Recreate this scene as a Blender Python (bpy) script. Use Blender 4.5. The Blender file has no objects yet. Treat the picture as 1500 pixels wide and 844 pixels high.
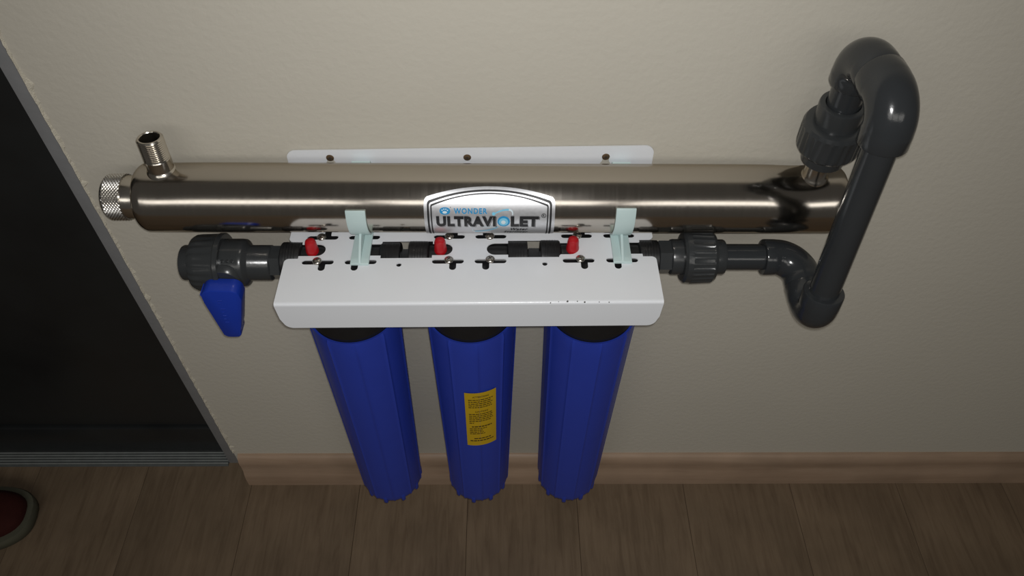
import bpy, bmesh, math, random
from math import sin, cos, pi, radians
from mathutils import Vector, Matrix

random.seed(7)
scene = bpy.context.scene
COL = scene.collection

# ------------------------------------------------------------------ camera
CAM_LOC = Vector((0.0385, -0.7748, 1.5701))
PITCH, YAW, ROLL, FPX = 0.8676, 0.0237, -0.0192, 1107.5
_fw = Vector((sin(YAW) * cos(PITCH), cos(YAW) * cos(PITCH), -sin(PITCH)))
_r = Vector((cos(YAW), -sin(YAW), 0))
_d = _fw.cross(_r)
_r2 = cos(ROLL) * _r + sin(ROLL) * _d
_d2 = -sin(ROLL) * _r + cos(ROLL) * _d
cam_data = bpy.data.cameras.new('camera')
cam = bpy.data.objects.new('camera', cam_data)
COL.objects.link(cam)
cam_data.sensor_fit = 'HORIZONTAL'
cam_data.sensor_width = 36.0
cam_data.lens = FPX / 1500.0 * 36.0
cam_data.clip_start = 0.01
cam.matrix_world = Matrix((
    (_r2.x, -_d2.x, -_fw.x, CAM_LOC.x),
    (_r2.y, -_d2.y, -_fw.y, CAM_LOC.y),
    (_r2.z, -_d2.z, -_fw.z, CAM_LOC.z),
    (0, 0, 0, 1)))
scene.camera = cam

# ------------------------------------------------------------------ light
world = bpy.data.worlds.new('room_ambient')
scene.world = world
world.use_nodes = True
bg = world.node_tree.nodes['Background']
bg.inputs[0].default_value = (1.0, 0.94, 0.85, 1)
bg.inputs[1].default_value = 0.055

def add_light(name, kind, loc, energy, color, aim=None, **kw):
    ld = bpy.data.lights.new(name, kind)
    ld.energy = energy
    ld.color = color
    for k, v in kw.items():
        setattr(ld, k, v)
    o = bpy.data.objects.new(name, ld)
    COL.objects.link(o)
    o.location = loc
    if aim is not None:
        o.rotation_euler = (Vector(aim) - Vector(loc)).to_track_quat('-Z', 'Y').to_euler()
    return o

# the phone's own flash, a centimetre beside the lens
flash_loc = CAM_LOC + _r2 * 0.005 - _d2 * 0.009
add_light('phone_flash', 'SPOT', flash_loc, 19.0, (1.0, 0.99, 0.975),
          aim=flash_loc + _fw - _d2 * 0.12, spot_size=radians(116), spot_blend=1.0,
          shadow_soft_size=0.006)
# row of fluorescent battens further back in the room
for k in range(3):
    add_light('ceiling_batten', 'AREA', (-1.35 + 1.35 * k, -2.9, 2.35), 8.0, (1.0, 0.97, 0.91),
              aim=(-1.35 + 1.35 * k, -2.2, 0.0), shape='RECTANGLE', size=1.2, size_y=0.95)

scene.view_settings.view_transform = 'Standard'
scene.view_settings.look = 'None'
scene.view_settings.exposure = 0.0
scene.view_settings.gamma = 1.0
scene.view_settings.use_curve_mapping = False

# ------------------------------------------------------------------ materials
MATS = {}

def new_mat(name):
    m = bpy.data.materials.new(name)
    m.use_nodes = True
    nt = m.node_tree
    b = nt.nodes['Principled BSDF']
    MATS[name] = m
    return m, nt, b

def simple(name, col, rough=0.5, metal=0.0, var=0.06, vscale=30.0, bump=0.0, bscale=200.0,
           spec=0.5, rvar=0.0, coat=0.0):
    """principled with a little noise in colour, roughness and relief"""
    m, nt, b = new_mat(name)
    b.inputs['Roughness'].default_value = rough
    b.inputs['Metallic'].default_value = metal
    b.inputs['Specular IOR Level'].default_value = spec
    b.inputs['Coat Weight'].default_value = coat
    tc = nt.nodes.new('ShaderNodeTexCoord')
    n = nt.nodes.new('ShaderNodeTexNoise')
    n.inputs['Scale'].default_value = vscale
    n.inputs['Detail'].default_value = 5
    nt.links.new(tc.outputs['Object'], n.inputs['Vector'])
    mix = nt.nodes.new('ShaderNodeMix')
    mix.data_type = 'RGBA'
    lo = [max(0, c * (1 - var)) for c in col]
    hi = [min(1, c * (1 + var)) for c in col]
    mix.inputs[6].default_value = (*lo, 1)
    mix.inputs[7].default_value = (*hi, 1)
    nt.links.new(n.outputs['Fac'], mix.inputs[0])
    nt.links.new(mix.outputs[2], b.inputs['Base Color'])
    if rvar:
        mr = nt.nodes.new('ShaderNodeMapRange')
        mr.inputs['To Min'].default_value = max(0.02, rough - rvar)
        mr.inputs['To Max'].default_value = min(1, rough + rvar)
        nt.links.new(n.outputs['Fac'], mr.inputs['Value'])
        nt.links.new(mr.outputs[0], b.inputs['Roughness'])
    if bump:
        n2 = nt.nodes.new('ShaderNodeTexNoise')
        n2.inputs['Scale'].default_value = bscale
        n2.inputs['Detail'].default_value = 3
        nt.links.new(tc.outputs['Object'], n2.inputs['Vector'])
        bp = nt.nodes.new('ShaderNodeBump')
        bp.inputs['Strength'].default_value = bump
        bp.inputs['Distance'].default_value = 0.002
        nt.links.new(n2.outputs['Fac'], bp.inputs['Height'])
        nt.links.new(bp.outputs[0], b.inputs['Normal'])
    return m

simple('wall_paint', (0.575, 0.543, 0.468), rough=0.75, var=0.03, vscale=5, bump=0.35, bscale=110, spec=0.25)
simple('plaster', (0.62, 0.58, 0.48), rough=0.9, var=0.25, vscale=160, bump=0.8, bscale=500, spec=0.1)
simple('white_powder_coat', (0.82, 0.845, 0.885), rough=0.26, var=0.012, vscale=20, bump=0.05, bscale=900, spec=0.5)
simple('clip_plastic', (0.55, 0.685, 0.68), rough=0.42, var=0.02, spec=0.45)
simple('black_plastic', (0.012, 0.012, 0.013), rough=0.42, var=0.2, vscale=60, bump=0.06, bscale=700, spec=0.4)
simple('blue_housing', (0.026, 0.056, 0.43), rough=0.40, var=0.05, vscale=25, bump=0.03, bscale=500, spec=0.38)
simple('blue_handle', (0.010, 0.040, 0.38), rough=0.33, var=0.05, bump=0.04, bscale=600)
simple('red_plastic', (0.42, 0.006, 0.012), rough=0.35, var=0.1)
simple('grey_pvc', (0.030, 0.033, 0.036), rough=0.16, var=0.07, vscale=35, bump=0.03, bscale=420, spec=0.5, rvar=0.05)
simple('grey_pvc_moulded', (0.036, 0.039, 0.041), rough=0.24, var=0.08, vscale=45, bump=0.05, bscale=420, spec=0.5, rvar=0.06)
simple('screw_steel', (0.55, 0.52, 0.48), rough=0.25, metal=1.0, var=0.15, vscale=400)
simple('brass_screw', (0.22, 0.15, 0.09), rough=0.4, metal=0.8, var=0.3, vscale=400)
simple('screw_recess', (0.05, 0.045, 0.04), rough=0.6)
simple('frame_paint', (0.27, 0.275, 0.285), rough=0.45, var=0.1, vscale=40, bump=0.1, bscale=150)
simple('door_paint', (0.016, 0.018, 0.019), rough=0.36, var=0.35, vscale=9, bump=0.06, bscale=60, rvar=0.12)
simple('door_rubber', (0.006, 0.006, 0.006), rough=0.8, var=0.3)
simple('aluminium', (0.50, 0.53, 0.52), rough=0.45, metal=0.6, var=0.2, vscale=60)
simple('aluminium_dull', (0.10, 0.11, 0.11), rough=0.6, metal=0.3, var=0.3, vscale=60)
simple('shoe_red', (0.042, 0.009, 0.007), rough=0.85, var=0.2, vscale=120, bump=0.3, bscale=700, spec=0.2)
simple('shoe_sole', (0.10, 0.098, 0.070), rough=0.8, var=0.12, vscale=80, spec=0.2)
simple('shoe_lace', (0.25, 0.23, 0.19), rough=0.9)
simple('shoe_lining', (0.03, 0.02, 0.02), rough=0.9)
simple('sticker_yellow', (0.62, 0.40, 0.012), rough=0.45, var=0.05, vscale=60)
simple('ink_black', (0.012, 0.012, 0.014), rough=0.45, var=0.0)
simple('ink_brown', (0.055, 0.035, 0.008), rough=0.5, var=0.0)
simple('ink_blue', (0.02, 0.30, 0.62), rough=0.4, var=0.05)
simple('ink_light_blue', (0.22, 0.62, 0.85), rough=0.4, var=0.05)
simple('ink_pale', (0.72, 0.84, 0.90), rough=0.4, var=0.02)
simple('subfloor', (0.05, 0.035, 0.025), rough=0.9)

def steel_mat(name, col, rough, aniso, stretch):
    m, nt, b = new_mat(name)
    b.inputs['Metallic'].default_value = 1.0
    b.inputs['Base Color'].default_value = (*col, 1)
    b.inputs['Specular Tint'].default_value = (0.62, 0.58, 0.52, 1)
    b.inputs['Anisotropic'].default_value = aniso
    tg = nt.nodes.new('ShaderNodeTangent')
    tg.direction_type = 'RADIAL'
    tg.axis = 'X'
    nt.links.new(tg.outputs[0], b.inputs['Tangent'])
    tc = nt.nodes.new('ShaderNodeTexCoord')
    mp = nt.nodes.new('ShaderNodeMapping')
    mp.inputs['Scale'].default_value = stretch
    n = nt.nodes.new('ShaderNodeTexNoise')
    n.inputs['Scale'].default_value = 1.0
    n.inputs['Detail'].default_value = 4
    nt.links.new(tc.outputs['Object'], mp.inputs[0])
    nt.links.new(mp.outputs[0], n.inputs['Vector'])
    mr = nt.nodes.new('ShaderNodeMapRange')
    mr.inputs['To Min'].default_value = rough * 0.75
    mr.inputs['To Max'].default_value = rough * 1.3
    nt.links.new(n.outputs['Fac'], mr.inputs['Value'])
    nt.links.new(mr.outputs[0], b.inputs['Roughness'])
    # faint dents along the drawn tube
    n2 = nt.nodes.new('ShaderNodeTexNoise')
    n2.inputs['Scale'].default_value = 14.0
    n2.inputs['Detail'].default_value = 1
    nt.links.new(tc.outputs['Object'], n2.inputs['Vector'])
    bp = nt.nodes.new('ShaderNodeBump')
    bp.inputs['Strength'].default_value = 0.12
    bp.inputs['Distance'].default_value = 0.003
    nt.links.new(n2.outputs['Fac'], bp.inputs['Height'])
    nt.links.new(bp.outputs[0], b.inputs['Normal'])
    return m

steel_mat('polished_steel', (0.54, 0.50, 0.45), 0.15, 0.65, (320, 6, 6))
steel_mat('fitting_steel', (0.66, 0.62, 0.56), 0.2, 0.3, (150, 60, 60))
steel_mat('knurled_steel', (0.75, 0.74, 0.72), 0.25, 0.0, (150, 150, 150))
steel_mat('plate_silver', (0.72, 0.73, 0.76), 0.42, 0.0, (300, 300, 300))
MATS['plate_silver'].node_tree.nodes['Principled BSDF'].inputs['Metallic'].default_value = 0.72

def wood(name, c1, c2, c3, grain_axis, scale, rough, per_object=True):
    m, nt, b = new_mat(name)
    b.inputs['Roughness'].default_value = rough
    b.inputs['Specular IOR Level'].default_value = 0.3
    tc = nt.nodes.new('ShaderNodeTexCoord')
    add = nt.nodes.new('ShaderNodeVectorMath')
    add.operation = 'ADD'
    nt.links.new(tc.outputs['Object'], add.inputs[0])
    if per_object:
        oi = nt.nodes.new('ShaderNodeObjectInfo')
        mul = nt.nodes.new('ShaderNodeVectorMath')
        mul.operation = 'SCALE'
        mul.inputs[0].default_value = (17.0, 31.0, 5.0)
        nt.links.new(oi.outputs['Random'], mul.inputs['Scale'])
        nt.links.new(mul.outputs[0], add.inputs[1])
    mp = nt.nodes.new('ShaderNodeMapping')
    sc = [scale] * 3
    sc[grain_axis] = scale * 0.09
    mp.inputs['Scale'].default_value = sc
    nt.links.new(add.outputs[0], mp.inputs[0])
    n = nt.nodes.new('ShaderNodeTexNoise')
    n.inputs['Scale'].default_value = 1.0
    n.inputs['Detail'].default_value = 8
    n.inputs['Roughness'].default_value = 0.65
    n.inputs['Distortion'].default_value = 0.6
    nt.links.new(mp.outputs[0], n.inputs['Vector'])
    cr = nt.nodes.new('ShaderNodeValToRGB')
    e = cr.color_ramp.elements
    e[0].position, e[0].color = 0.30, (*c1, 1)
    e[1].position, e[1].color = 0.72, (*c3, 1)
    k = e.new(0.5)
    k.color = (*c2, 1)
    nt.links.new(n.outputs['Fac'], cr.inputs[0])
    # knots and cloudy patches
    n2 = nt.nodes.new('ShaderNodeTexNoise')
    n2.inputs['Scale'].default_value = 7.0
    n2.inputs['Detail'].default_value = 3
    nt.links.new(add.outputs[0], n2.inputs['Vector'])
    mr = nt.nodes.new('ShaderNodeMapRange')
    mr.inputs['From Min'].default_value = 0.3
    mr.inputs['From Max'].default_value = 0.7
    mr.inputs['To Min'].default_value = 0.80
    mr.inputs['To Max'].default_value = 1.08
    nt.links.new(n2.outputs['Fac'], mr.inputs['Value'])
    mx = nt.nodes.new('ShaderNodeMix')
    mx.data_type = 'RGBA'
    mx.blend_type = 'MULTIPLY'
    mx.inputs[0].default_value = 1.0
    nt.links.new(cr.outputs[0], mx.inputs[6])
    nt.links.new(mr.outputs[0], mx.inputs[7])
    nt.links.new(mx.outputs[2], b.inputs['Base Color'])
    bp = nt.nodes.new('ShaderNodeBump')
    bp.inputs['Strength'].default_value = 0.12
    bp.inputs['Distance'].default_value = 0.001
    nt.links.new(n.outputs['Fac'], bp.inputs['Height'])
    nt.links.new(bp.outputs[0], b.inputs['Normal'])
    return m

wood('laminate', (0.158, 0.110, 0.070), (0.205, 0.147, 0.095), (0.235, 0.172, 0.113), 1, 85.0, 0.5)
wood('baseboard_wood', (0.34, 0.235, 0.16), (0.41, 0.29, 0.205), (0.46, 0.335, 0.24), 0, 22.0, 0.42)

# ------------------------------------------------------------------ object helpers
def tag(o, label=None, cat=None, group=None, kind=None):
    if label: o['label'] = label
    if cat: o['category'] = cat
    if group: o['group'] = group
    if kind: o['kind'] = kind
    return o

def thing(name, loc, label, cat, group=None):
    o = bpy.data.objects.new(name, None)
    o.empty_display_size = 0.05
    COL.objects.link(o)
    o.location = loc
    return tag(o, label, cat, group)

def link(name, me, mat, parent=None):
    o = bpy.data.objects.new(name, me)
    COL.objects.link(o)
    if mat:
        me.materials.append(MATS[mat])
    if parent is not None:
        o.parent = parent
    return o

def org(parent):
    """world position of the chain of parents (only plain translations are used)"""
    v = Vector((0, 0, 0))
    while parent is not None:
        v += Vector(parent.location)
        parent = parent.parent
    return v

def finish(bm, name, mat, parent=None, smooth=True, angle=35, local=False, doubles=True):
    """bmesh in world coordinates -> one mesh object"""
    if doubles:
        bmesh.ops.remove_doubles(bm, verts=bm.verts, dist=1e-6)
    bmesh.ops.recalc_face_normals(bm, faces=bm.faces)
    me = bpy.data.meshes.new(name)
    bm.to_mesh(me)
    bm.free()
    if not local:
        v = org(parent)
        if v.length:
            me.transform(Matrix.Translation(-v))
    if smooth:
        for p in me.polygons:
            p.use_smooth = True
        me.set_sharp_from_angle(angle=radians(angle))
    return link(name, me, mat, parent)

def box(bm, lo, hi, bev=0.0, seg=1):
    t = bmesh.new()
    bmesh.ops.create_cube(t, size=1)
    for v in t.verts:
        v.co = Vector([lo[i] + (hi[i] - lo[i]) * (v.co[i] + 0.5) for i in range(3)])
    if bev:
        bmesh.ops.bevel(t, geom=t.edges[:], offset=bev, segments=seg, affect='EDGES', profile=0.5)
    merge(bm, t)

def merge(bm, t):
    me = bpy.data.meshes.new('tmp')
    t.to_mesh(me)
    t.free()
    bm.from_mesh(me)
    bpy.data.meshes.remove(me)

def frame_of(d):
    d = Vector(d).normalized()
    a = Vector((0, 0, 1)) if abs(d.z) < 0.9 else Vector((1, 0, 0))
    u = d.cross(a).normalized()
    return d, u, d.cross(u)

def lathe(bm, base, axis, prof, n=48, rfun=None, cap=True):
    """revolve (t, r) pairs about base + t*axis"""
    d, u, w = frame_of(axis)
    base = Vector(base)
    rings = []
    for j, (t, r) in enumerate(prof):
        ring = []
        for i in range(n):
            a = 2 * pi * i / n
            rr = r if rfun is None else rfun(i, j, a, r)
            ring.append(bm.verts.new(base + d * t + (u * cos(a) + w * sin(a)) * rr))
        rings.append(ring)
    for a, b in zip(rings, rings[1:]):
        for i in range(n):
            bm.faces.new((a[i], a[(i + 1) % n], b[(i + 1) % n], b[i]))
    if cap:
        bm.faces.new(rings[0])
        bm.faces.new(rings[-1])
    return rings

def sweep(bm, pts, radii, n=40, cap=True):
    pts = [Vector(p) for p in pts]
    tang = []
    for i in range(len(pts)):
        a = pts[max(0, i - 1)]
        b = pts[min(len(pts) - 1, i + 1)]
        tang.append((b - a).normalized())
    _, u, _w = frame_of(tang[0])
    rings = []
    for p, t, r in zip(pts, tang, radii):
        u = (u - t * u.dot(t)).normalized()
        w = t.cross(u)
        rings.append([bm.verts.new(p + (u * cos(2 * pi * i / n) + w * sin(2 * pi * i / n)) * r) for i in range(n)])
    for a, b in zip(rings, rings[1:]):
        for i in range(n):
            bm.faces.new((a[i], a[(i + 1) % n], b[(i + 1) % n], b[i]))
    if cap:
        bm.faces.new(rings[0])
        bm.faces.new(rings[-1])

def prism(bm, poly, axis, a, b, bev=0.0):
    """poly: 2-D points in the two other axes, extruded along axis from a to b"""
    t = bmesh.new()
    def mk(p, s):
        c = [0, 0, 0]
        o = [i for i in range(3) if i != axis]
        c[o[0]], c[o[1]], c[axis] = p[0], p[1], s
        return t.verts.new(c)
    A = [mk(p, a) for p in poly]
    B = [mk(p, b) for p in poly]
    t.faces.new(A)
    t.faces.new(B)
    n = len(poly)
    for i in range(n):
        t.faces.new((A[i], A[(i + 1) % n], B[(i + 1) % n], B[i]))
    if bev:
        bmesh.ops.recalc_face_normals(t, faces=t.faces)
        bmesh.ops.bevel(t, geom=t.edges[:], offset=bev, segments=2, affect='EDGES', profile=0.5)
    merge(bm, t)

def curve_mesh(loops, thick, extrude_mid=True):
    """flat sheet with holes from closed 2-D loops -> bmesh, thickness along local z, centred"""
    cu = bpy.data.curves.new('tmpc', 'CURVE')
    cu.dimensions = '2D'
    cu.fill_mode = 'BOTH'
    cu.extrude = thick / 2
    for lp in loops:
        sp = cu.splines.new('POLY')
        sp.points.add(len(lp) - 1)
        for p, q in zip(sp.points, lp):
            p.co = (q[0], q[1], 0, 1)
        sp.use_cyclic_u = True
    return eval_curve(cu)

def eval_curve(cu):
    ob = bpy.data.objects.new('tmpo', cu)
    COL.objects.link(ob)
    dg = bpy.context.evaluated_depsgraph_get()
    dg.update()
    me = bpy.data.meshes.new_from_object(ob.evaluated_get(dg))
    bpy.data.objects.remove(ob)
    bpy.data.curves.remove(cu)
    bm = bmesh.new()
    bm.from_mesh(me)
    bpy.data.meshes.remove(me)
    return bm

def text_bm(body, bold=0.0, shear=0.0, spacing=1.0):
    cu = bpy.data.curves.new('tmpt', 'FONT')
    cu.body = body
    cu.size = 1.0
    cu.offset = bold
    cu.shear = shear
    cu.space_character = spacing
    cu.resolution_u = 3
    return eval_curve(cu)

def fit_bm(bm, x0, x1, y0, y1):
    xs = [v.co.x for v in bm.verts]
    ys = [v.co.y for v in bm.verts]
    a, b, c, d = min(xs), max(xs), min(ys), max(ys)
    for v in bm.verts:
        v.co.x = x0 + (v.co.x - a) / (b - a) * (x1 - x0)
        v.co.y = y0 + (v.co.y - c) / (d - c) * (y1 - y0)
        v.co.z = 0

def cut_bm(bm, axis, step):
    cs = [v.co[axis] for v in bm.verts]
    k = math.ceil(min(cs) / step)
    no = [0, 0, 0]
    no[axis] = 1
    while k * step < max(cs):
        co = [0, 0, 0]
        co[axis] = k * step
        bmesh.ops.bisect_plane(bm, geom=bm.verts[:] + bm.edges[:] + bm.faces[:], plane_co=co, plane_no=no)
        k += 1

def arc(cx, cy, r, a0, a1, n):
    return [(cx + r * cos(radians(a0 + (a1 - a0) * i / n)), cy + r * sin(radians(a0 + (a1 - a0) * i / n))) for i in range(n + 1)]

# ------------------------------------------------------------------ setting
WALL_X = -0.5266        # edge of the plaster at the door opening
FRAME_Y = 0.035
bm = bmesh.new()
box(bm, (WALL_X, 0, -0.02), (2.6, 0.16, 2.6))
box(bm, (-2.8, 0, -0.02), (-1.47, 0.16, 2.6))
box(bm, (-1.47, 0, 2.09), (WALL_X, 0.16, 2.6))
wall = finish(bm, 'wall_back', 'wall_paint', smooth=False)
tag(wall, 'off-white painted plaster wall behind the water filters', 'wall', kind='structure')

# ragged paint and plaster along the door edge
bm = bmesh.new()
z = 0.115
prev = None
while z < 2.05:
    w1 = 0.0015 + 0.0045 * random.random() ** 2 + (0.006 if random.random() < 0.08 else 0)
    w2 = 0.0012 + 0.003 * random.random() ** 2
    cur = [bm.verts.new((WALL_X - w2, 0.002, z)), bm.verts.new((WALL_X - w2 * 0.3, -0.0022 - 0.001 * random.random(), z)),
           bm.verts.new((WALL_X + w1, 0.0004, z))]
    if prev:
        bm.faces.new((prev[0], prev[1], cur[1], cur[0]))
        bm.faces.new((prev[1], prev[2], cur[2], cur[1]))
        bm.faces.new((prev[2], prev[0], cur[0], cur[2]))
    prev = cur
    z += random.uniform(0.003, 0.013)
finish(bm, 'chipped_paint_edge', 'plaster', wall, smooth=False)

# floor: subfloor slab with laminate planks laid towards the wall
bm = bmesh.new()
box(bm, (-2.8, -2.6, -0.05), (2.6, 0.16, -0.009))
floor = finish(bm, 'floor', 'subfloor', smooth=False)
tag(floor, 'brown wood laminate floor laid in wide boards', 'floor', kind='structure')
PW = 0.240
plank_me = {}
def plank_mesh(L):
    key = round(L, 4)
    if key not in plank_me:
        b_ = bmesh.new()
        box(b_, (-PW / 2 + 0.0003, -L / 2 + 0.0003, -0.009), (PW / 2 - 0.0003, L / 2 - 0.0003, 0), bev=0.0006)
        me = bpy.data.meshes.new('plank')
        b_.to_mesh(me)
        b_.free()
        me.materials.append(MATS['laminate'])
        plank_me[key] = me
    return plank_me[key]
k = -10
while -0.513 + PW * k < 2.4:
    x0 = -0.513 + PW * k
    off = [0.74, 1.15, 1.05, 0.62][k % 4]
    cuts = [0.15, 0.15 - off, 0.15 - off - 1.25, -2.6]
    for a, b_ in zip(cuts, cuts[1:]):
        L = a - b_
        if L <= 0.02:
            continue
        o = bpy.data.objects.new('plank', plank_mesh(L))
        COL.objects.link(o)
        o.parent = floor
        o.location = (x0 + PW / 2, (a + b_) / 2, 0)
    k += 1

# baseboard with a hollow moulded face
BB = [(0, 0), (-0.0185, 0), (-0.0185, 0.030), (-0.0165, 0.044), (-0.0135, 0.055), (-0.0125, 0.075),
      (-0.0140, 0.084), (-0.0135, 0.095), (-0.0100, 0.106), (-0.004, 0.111), (0, 0.1115)]
bm = bmesh.new()
prism(bm, BB, 0, WALL_X + 0.008, 2.6)
bb = finish(bm, 'baseboard_back', 'baseboard_wood', smooth=True, angle=40)
tag(bb, 'light brown wooden baseboard along the wall', 'baseboard', kind='structure')
bm = bmesh.new()
prism(bm, BB, 0, -2.8, -1.48)
bb2 = finish(bm, 'baseboard_left', 'baseboard_wood', smooth=True, angle=40)
tag(bb2, 'baseboard on the far side of the door', 'baseboard', kind='structure')

# grey steel door frame set back from the wall face
bm = bmesh.new()
JX = -0.5745
box(bm, (JX, FRAME_Y, 0), (WALL_X + 0.0005, 0.12, 2.09), bev=0.0015, seg=2)
box(bm, (-1.4705, FRAME_Y, 0), (-1.4255, 0.12, 2.09), bev=0.0015, seg=2)
box(bm, (-1.4705, FRAME_Y, 2.045), (WALL_X + 0.0005, 0.12, 2.0905), bev=0.0015, seg=2)
fr = finish(bm, 'trim_1', 'frame_paint', angle=30)
tag(fr, 'grey painted steel door frame at the wall edge', 'door frame', kind='structure')

# dark door leaf with bottom rail
bm = bmesh.new()
box(bm, (-1.424, 0.066, 0.117), (JX - 0.002, 0.112, 2.043), bev=0.002, seg=2)
door = finish(bm, 'door_1', 'door_paint', angle=30)
tag(door, 'dark charcoal door beside the filters', 'door', kind='structure')
bm = bmesh.new()
box(bm, (-1.424, 0.060, 0.0075), (JX - 0.002, 0.112, 0.110), bev=0.002, seg=2)
finish(bm, 'bottom_rail', 'door_paint', door, angle=30)
bm = bmesh.new()
box(bm, (-1.424, 0.078, 0.108), (JX - 0.002, 0.106, 0.120))
finish(bm, 'seal_strip', 'door_rubber', door, smooth=False)

# grooved aluminium threshold
bm = bmesh.new()
prism(bm, [(0.027, 0.0003), (0.030, 0.0040), (0.062, 0.0040), (0.066, 0.0003)], 0, -1.424, JX - 0.0005)
th = finish(bm, 'trim_2', 'aluminium_dull', smooth=False)
tag(th, 'grooved aluminium threshold strip under the door', 'threshold', kind='structure')
for i in range(5):
    bm = bmesh.new()
    y = 0.0312 + 0.0066 * i
    prism(bm, [(y, 0.0038), (y + 0.0004, 0.0068), (y + 0.0022, 0.0068), (y + 0.0028, 0.0038)], 0, -1.424, JX - 0.0008)
    finish(bm, 'threshold_ridge', 'aluminium', th, smooth=False)

# ------------------------------------------------------------------ white bracket
ZS = 0.851             # top of the shelf
TILT = -0.013          # it hangs a touch higher on the right
HW = 0.2395
YF = 0.190
SH = 0.0018
br = thing('mounting_bracket', (0, 0, ZS), 'white bent sheet metal wall bracket with slots above blue filters', 'bracket')
br.rotation_euler = (0, TILT, 0)

def stadium(x0, x1, y, r, n=8):
    return arc(x1 - r, y, r, -90, 90, n) + arc(x0 + r, y, r, 90, 270, n)

def tslot(x0, x1, y, r, lx, ly, lr):
    """horizontal slot with a short leg towards ly"""
    s = -1 if ly < y else 1
    pts = []
    if s < 0:
        pts += arc(x1 - r, y, r, 90, -90, 8)
        pts += [(lx + lr, y - r)] + arc(lx, ly + lr, lr, 0, -180, 10) + [(lx - lr, y - r)]
        pts += arc(x0 + r, y, r, 270, 90, 8)
    else:
        pts += arc(x1 - r, y, r, -90, 90, 8)
        pts += [(lx + lr, y + r)] + arc(lx, ly - lr, lr, 0, 180, 10) + [(lx - lr, y + r)]
        pts += arc(x0 + r, y, r, 90, 270, 8)
    return pts

WY, NY, CY = 0.0155, 0.0108, -0.0985
yt, yb = CY + WY, CY - WY
nt_, nb_ = CY + NY, CY - NY
def corner(cx, cy, r, a0, a1):
    return arc(cx, cy, r, a0, a1, 5)
# outline, counter-clockwise from back right
out = [(HW, 0.0)]
out += [(-HW, 0.0)]
out += corner(-HW + 0.005, yt + 0.005, 0.005, 180, 270)
out += [(-0.221, yt), (-0.221, nt_)]
out += arc(-0.189 - NY, CY, NY, 90, -90, 10)
out += [(-0.2225, nb_), (-0.2225, yb)]
out += corner(-HW + 0.006, yb - 0.006, 0.006, 90, 180)
out += [(-HW, -YF + 0.004), (HW, -YF + 0.004)]
out += corner(HW - 0.006, yb - 0.006, 0.006, 0, 90)
out += [(0.2225, yb), (0.2225, nb_)]
out += arc(0.188 + NY, CY, NY, 270, 90, 10)
out += [(0.221, nt_), (0.221, yt)]
out += corner(HW - 0.005, yt + 0.005, 0.005, 270, 360)
loops = [out]
def bigslot(x0, w0, w1, x1):
    p = arc(x0 + NY, CY, NY, 270, 90, 10)
    p += [(w0, nt_), (w0, yt), (w1, yt), (w1, nt_)]
    p += arc(x1 - NY, CY, NY, 90, -90, 10)
    p += [(w1, nb_), (w1, yb), (w0, yb), (w0, nb_)]
    return p
loops.append(bigslot(-0.1515, -0.1164, -0.0500, -0.0238))
loops.append(bigslot(0.0206, 0.0485, 0.1145, 0.1403))
SLOTS = [(-0.196, -0.190), (-0.141, -0.148), (-0.029, -0.0226), (0.0258, 0.0197), (0.139, 0.146), (0.195, 0.189)]
for sx, lx in SLOTS:
    loops.append(tslot(sx - 0.0205, sx + 0.0205, -0.1200, 0.0041, lx, -0.1350, 0.0045))
    loops.append(tslot(sx - 0.0205, sx + 0.0205, -0.0760, 0.0041, lx, -0.0610, 0.0045))
for hx in (-0.0915, 0.0954):
    loops.append(arc(hx, -0.1255, 0.0034, 0, 360, 16)[:-1])
bm = curve_mesh(loops, SH)
for v in bm.verts:
    v.co.z -= SH / 2
# rounded front bend
t = bmesh.new()
R0 = 0.004
pr = []
for i in range(9):
    a = radians(90 - 90 * i / 8)
    pr.append((-YF + R0 - R0 * cos(a), -R0 + R0 * sin(a)))
inner = []
for i in range(9):
    a = radians(90 * i / 8)
    inner.append((-YF + R0 - (R0 - SH) * cos(a), -R0 + (R0 - SH) * sin(a)))
prism(t, pr + inner, 0, -HW, HW)
merge(bm, t)
# front flange, lower corners cut round
FB = 0.047
fl = [(-HW, -R0), (-HW + 0.0015, -FB + 0.018)] + arc(-HW + 0.016, -FB + 0.012, 0.012, 205, 270, 8) + \
     arc(HW - 0.016, -FB + 0.012, 0.012, 270, 335, 8) + [(HW - 0.0015, -FB + 0.018), (HW, -R0)]
t = curve_mesh([fl], SH)
for v in t.verts:
    x, y, z = v.co
    v.co = (x, -YF + SH / 2 + z, y)
merge(bm, t)
bmesh.ops.remove_doubles(bm, verts=bm.verts, dist=1e-6)
finish(bm, 'shelf', 'white_powder_coat', br, angle=30, local=True)
# back plate on the wall with keyholes
PT = 0.0880
rc = 0.012
def keyhole(x, dz=0.0):
    return [(x - 0.0085, 0.058 + dz)] + [(x - 0.0085, 0.0595 + dz), (x - 0.0045, 0.0665 + dz)] + arc(x, 0.0685 + dz, 0.0045, 170, 10, 8) + \
           [(x + 0.0045, 0.0665 + dz), (x + 0.0085, 0.0595 + dz), (x + 0.0085, 0.058 + dz)]
pl = [(HW, -SH)] + arc(HW - rc, PT + 0.003 - rc, rc, 0, 90, 8) + arc(-HW + rc, PT - 0.0015 - rc, rc, 90, 180, 8) + [(-HW, -SH)]
t = curve_mesh([pl, keyhole(-0.1835, 0.003), keyhole(0.1775)], SH)
for v in t.verts:
    x, y, z = v.co
    v.co = (x, -0.0028 + z, y)
finish(t, 'back_plate', 'white_powder_coat', br, angle=30, local=True)

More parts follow.
